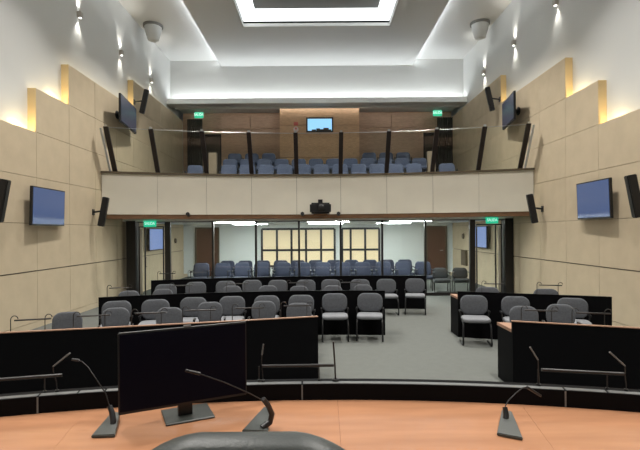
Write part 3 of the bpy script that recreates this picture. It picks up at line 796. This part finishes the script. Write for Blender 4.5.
bm = B(); ribbon(bm, rel(radial(RD, -A1_, A1_, 48)), rel(radial(RD + .085, -A1_, A1_, 48)), 0, ZLG - .23 - .003); obj('ledge', bm, 'black', r)
js = [-A1_, math.atan2(wx(37, 2.1), 5.6), math.atan2(wx(74, 2.1), 5.6), math.atan2(wx(100, 2.1), 5.6), math.atan2(wx(301, 2.2), 5.65), math.atan2(wx(566, 2.1), 5.6), math.atan2(wx(606, 2.1), 5.6), A1_]
bm = B()
for i in range(len(js) - 1):
    ribbon(bm, rel(radial(RD + .004, js[i] + .0008, js[i + 1] - .0008, 16)), rel(radial(RD + .036, js[i] + .0008, js[i + 1] - .0008, 16)), ZLG - .2325, ZLG - .23)
obj('ledge_strip', bm, 'strip', r)
for a in (js[1], js[4], js[5]):
    p0 = radial(RD - .002, a - .0006, a + .0006, 1); p1 = radial(RD - .0002, a - .0006, a + .0006, 1)
    bm = B(); ribbon(bm, rel(p0), rel(p1), ZDK - .228, ZLG - .235); obj('joint_strip', bm, 'strip', r)
bm = B()
for a in (-.5, -.2, .2, .5):
    p0 = radial(RD - .7, a - .004, a + .004, 1); p1 = radial(RD - .002, a - .004, a + .004, 1); ribbon(bm, rel(p0), rel(p1), 0, ZDK - .272)
obj('desk_support', bm, 'black', r)

# dais bar microphones on the ledge
def ledge_pt(px): 
    x = wx(px, 2.2)
    for _ in range(5): x = wx(px, yarc(x, RD + .042))
    return Vector((x, yarc(x, RD + .042), ZLG + .001))
micL = None
for px, lb in ((16, 'at the left edge of the photo'), (295, 'beside the television monitor, crossing the aisle floor'), (579, 'at the right of the desk')):
    p = ledge_pt(px); a_ = (p, -math.atan2(p.x, p.y - CY), 'black bar microphone on the dais ledge ' + lb, 'bar microphones on the dais ledge')
    if micL is None: micL = bar_mic(*a_, hooked=False)
    else: dup(micL, *a_)
# thin flexible stems on the ledge, tips coloured pale for reflected light
def stem_mic(px, pts_px, label):
    p = ledge_pt(px); D = p.y
    r = thing('stem_microphone', label, 'microphone', p, 0, 'thin stem microphones on the dais ledge')
    q = [at(a, b, D) - p for a, b in pts_px]
    bm = B(); lathe(bm, [(.009, 0), (.009, .008)], 12); obj('foot', bm, 'frame', r)
    bm = B(); tube(bm, [(0, 0, .006), (q[0].x * .2, 0, q[0].z * .5)] + [tuple(v) for v in q[:-1]], .0025, 6); obj('stem', bm, 'frame', r, True)
    bm = B(); tube(bm, [tuple(q[-2]), tuple(q[-1])], .0036, 8); obj('capsule', bm, 'strip', r, True)
stem_mic(56, [(53.5, 372), (53.3, 366.5), (70, 353)], 'thin stem microphone on the dais ledge, its tip, coloured pale for reflected light, slanting up left of the monitor')
stem_mic(262, [(261.5, 365), (262, 355), (263.5, 344)], 'thin stem microphone on the dais ledge, tip coloured pale for reflected light, upright right of the monitor')
stem_mic(538, [(538.5, 372), (538, 360), (530, 347)], 'thin stem microphone on the dais ledge before the right front desk, nearer the aisle')
stem_mic(625, [(625, 376), (625, 366), (609.5, 352)], 'thin stem microphone on the dais ledge at the right edge of the photo')
p = ledge_pt(334.5)
r = thing('ledge_rod', 'thin black upright rod on the dais ledge before the carpeted aisle', 'rod', p)
bm = B(); tube(bm, [(0, 0, .002), (-.004, 0, .10), (-.010, 0, .19)], .004, 8); obj('rod', bm, 'frame', r, True)
bm = B(); lathe(bm, [(.018, 0), (.018, .008)], 12); obj('foot', bm, 'frame', r)

# monitor on the dais desk
pa = at(118.5, 415, 1.87); pb = at(247, 397, 2.10)
d = Vector((pb.x - pa.x, pb.y - pa.y)); w = d.length; ang = math.atan2(d.y, d.x)
mc = (pa + pb) / 2
r = thing('monitor', 'large dark switched-off monitor standing on the dais desk', 'monitor', (mc.x, mc.y, ZDK), ang)
zb0 = .064
bm = B(); box(bm, -w/2, w/2, 0, .022, zb0, zb0 + .332); bmesh.ops.bevel(bm, geom=bm.edges[:], offset=.003, segments=2, affect='EDGES'); obj('casing', bm, 'plastic', r)
bx('screen', 'screenoff', -w/2 + .006, w/2 - .006, -.0015, -.0002, zb0 + .012, zb0 + .326, r)
bx('top_edge', 'strip', -w/2 + .003, w/2 - .003, .001, .012, zb0 + .3322, zb0 + .3345, r)
bm = B(); box(bm, -.03, .03, .024, .05, .012, .2); obj('stand_neck', bm, 'plastic', r)
bm = B(); box(bm, -.09, .115, -.04, .135, .001, .010); bmesh.ops.bevel(bm, geom=bm.edges[:], offset=.003, segments=1, affect='EDGES'); obj('stand_base', bm, 'micbase', r)
bx('sensor', 'strip', -.008, .022, .0, .012, zb0 + .335, zb0 + .342, r)

# gooseneck microphones
def gooseneck(label, base_px, plate, stem, arm, head):
    p = on_z(*base_px, ZDK + .001)
    r = thing('gooseneck_microphone', label, 'microphone', p, 0, 'gooseneck microphones on the dais desk')
    q = [on_z(a, b, ZDK + .001) - p for a, b in plate]
    n = len(q); hs = [.012, .012, .034, .034][:n] if n == 4 else [.015] * n
    bm = B(); prism(bm, [tuple(v) for v in q], [tuple(v + Vector((0, 0, h))) for v, h in zip(q, hs)])
    bmesh.ops.bevel(bm, geom=bm.edges[:], offset=.003, segments=2, affect='EDGES'); obj('base', bm, 'micbase', r)
    bm = B(); tube(bm, [tuple(at(a, b, D) - p) for a, b, D in stem], .0135, 10, .010); obj('elbow', bm, 'plastic', r, True)
    bm = B(); tube(bm, [tuple(at(a, b, D) - p) for a, b, D in arm], .0022, 8); obj('gooseneck', bm, 'plastic', r, True)
    bm = B(); tube(bm, [tuple(at(a, b, D) - p) for a, b, D in head], .0062, 10, .0048); obj('capsule', bm, 'plastic', r, True)
    return r
gooseneck('gooseneck microphone on the dais desk left of the monitor', (108, 430), [(91, 438.5), (115, 437.5), (120, 420), (112, 419)],
          [(112, 432, 1.88), (113.5, 422, 1.90), (112, 412, 1.92), (109.5, 406, 1.93)], [(109.5, 406, 1.93), (106, 394, 1.94), (97, 380, 1.95), (88, 367, 1.96), (82, 361.5, 1.97), (76, 360, 1.97)], [(79, 360.3, 1.97), (72, 359.5, 1.97)])
gooseneck('gooseneck microphone with a long arm reaching left across the dark monitor', (258, 423), [(242, 433), (268, 434), (270, 415), (264, 414)],
          [(262, 428, 1.86), (270, 422, 1.88), (272, 414, 1.88), (268, 405, 1.86), (263, 399, 1.84)], [(264, 401, 1.84), (250, 393.5, 1.80), (225, 382.5, 1.74), (197, 373, 1.68)], [(200, 373.8, 1.68), (185.5, 370.3, 1.66)])
gooseneck('gooseneck microphone on the dais desk at the right, before the right front desk', (509, 428), [(497, 436), (523, 441), (512, 419), (502, 417)],
          [(505, 434, 1.88), (506, 424, 1.90), (506, 414, 1.92), (505, 407, 1.93)], [(505, 407, 1.93), (508, 401, 1.94), (516, 393, 1.96), (523, 387.5, 1.97), (528, 387, 1.97)], [(527, 387, 1.97), (541, 396, 1.98)])

# executive chair in the foreground
r = thing('executive_chair', 'black leather chair back in the foreground before the dais desk', 'chair', (wx(250, 1.28), 1.22, .23), 0)
zc0 = H - .23 - .522
def bend(a, b, d): return (a, .0 + d + .35 * a * a * 1.2 - .05 * b, zc0 - .33 + b)
bm = B(); pad(bm, .84, .66, .11, .29, .035, lambda a, b, d: (a, d - .25 * a * a - .06 * b, zc0 - .33 + b - .30 * a * a), seg=14); obj('backrest', bm, 'leather', r, True)
bm = B(); pts = []
for k in range(25):
    a = PI * k / 24; pts.append((.315 * math.cos(a), -.062 - .25 * (.315 * math.cos(a)) ** 2 - .06 * (.09 + .2 * math.sin(a)), zc0 - .035 - .235 + .235 * math.sin(a) ** .6))
tube(bm, pts, .009, 8); obj('piping', bm, 'leather', r, True)
bm = B(); pad(bm, .54, .50, .11, .12, .04, lambda a, b, d: (a, b + .27, .34 + d)); obj('seat', bm, 'leather', r, True)
for s in (-1, 1):
    bm = B(); tube(bm, [(s * .29, .08, .33), (s * .31, .10, .48), (s * .31, .28, .49), (s * .30, .32, .34)], .018); obj('armrest', bm, 'plastic', r, True)
bm = B(); lathe(bm, [(.03, .09), (.03, .29)], 14, Matrix.Translation((0, .25, 0))); obj('column', bm, 'plastic', r, True)
for k in range(5):
    a = 2 * PI * k / 5 + .3; bm = B(); tube(bm, [(0, .25, .10), (.28 * math.cos(a), .25 + .28 * math.sin(a), .06)], .022); tube(bm, [(.28 * math.cos(a), .25 + .28 * math.sin(a) - .015, .03), (.28 * math.cos(a), .25 + .28 * math.sin(a) + .015, .03)], .029, 12); obj('leg', bm, 'plastic', r, True)

# ------------------------------------------------------------------ lights
# unseen downlights assumed over the chamber; farthest pair set to brighten the balcony
def downlight(x, y, e, label):
    r = thing('downlight', label, 'light', (x, y, ZD), 0, 'unseen downlights of the dropped ceiling')
    bm = B(); lathe(bm, [(.13, -.012), (.13, -.001)], 20); obj('rim', bm, 'bodywhite', r, True)
    bm = B(); lathe(bm, [(.10, -.015), (.10, -.0125)], 20); obj('diffuser', bm, 'lamp', r)
    a = area('downlight_lamp', (x, y, ZD - .03), (0, 0, 0), .2, .2, e, (1, .96, .9)); a.data.spread = math.radians(112)
for i, x in enumerate((-2.8, 2.8)):
    for j, y in enumerate((.5, 4.2, 8.0, 11.7)):
        downlight(x, y, 138, 'unseen round recessed downlight, %s side of the dropped ceiling, %s from the dais' % (('left', 'right')[i], ORD[j]))

w = bpy.data.worlds.new('World'); S.world = w; w.use_nodes = True
w.node_tree.nodes['Background'].inputs['Color'].default_value = (.9, .95, 1, 1); w.node_tree.nodes['Background'].inputs['Strength'].default_value = .02

# ------------------------------------------------------------------ camera
cam = bpy.data.cameras.new('Camera'); cam.sensor_width = 36; cam.lens = 36 * F / 640; cam.shift_x = 2 / 640; cam.shift_y = 7 / 640
cam.clip_start = .05; cam.clip_end = 100
co = bpy.data.objects.new('Camera', cam); C.objects.link(co); co.location = (0, 0, H)
co.rotation_mode = 'QUATERNION'
co.rotation_quaternion = (Matrix.Rotation(PI / 2, 3, 'X') @ Matrix.Rotation(-ROLL, 3, 'Z')).to_quaternion()
S.camera = co
vs = S.view_settings; vs.view_transform = 'Standard'; vs.look = 'None'; vs.gamma = 1; vs.use_curve_mapping = False; vs.exposure = 0.0
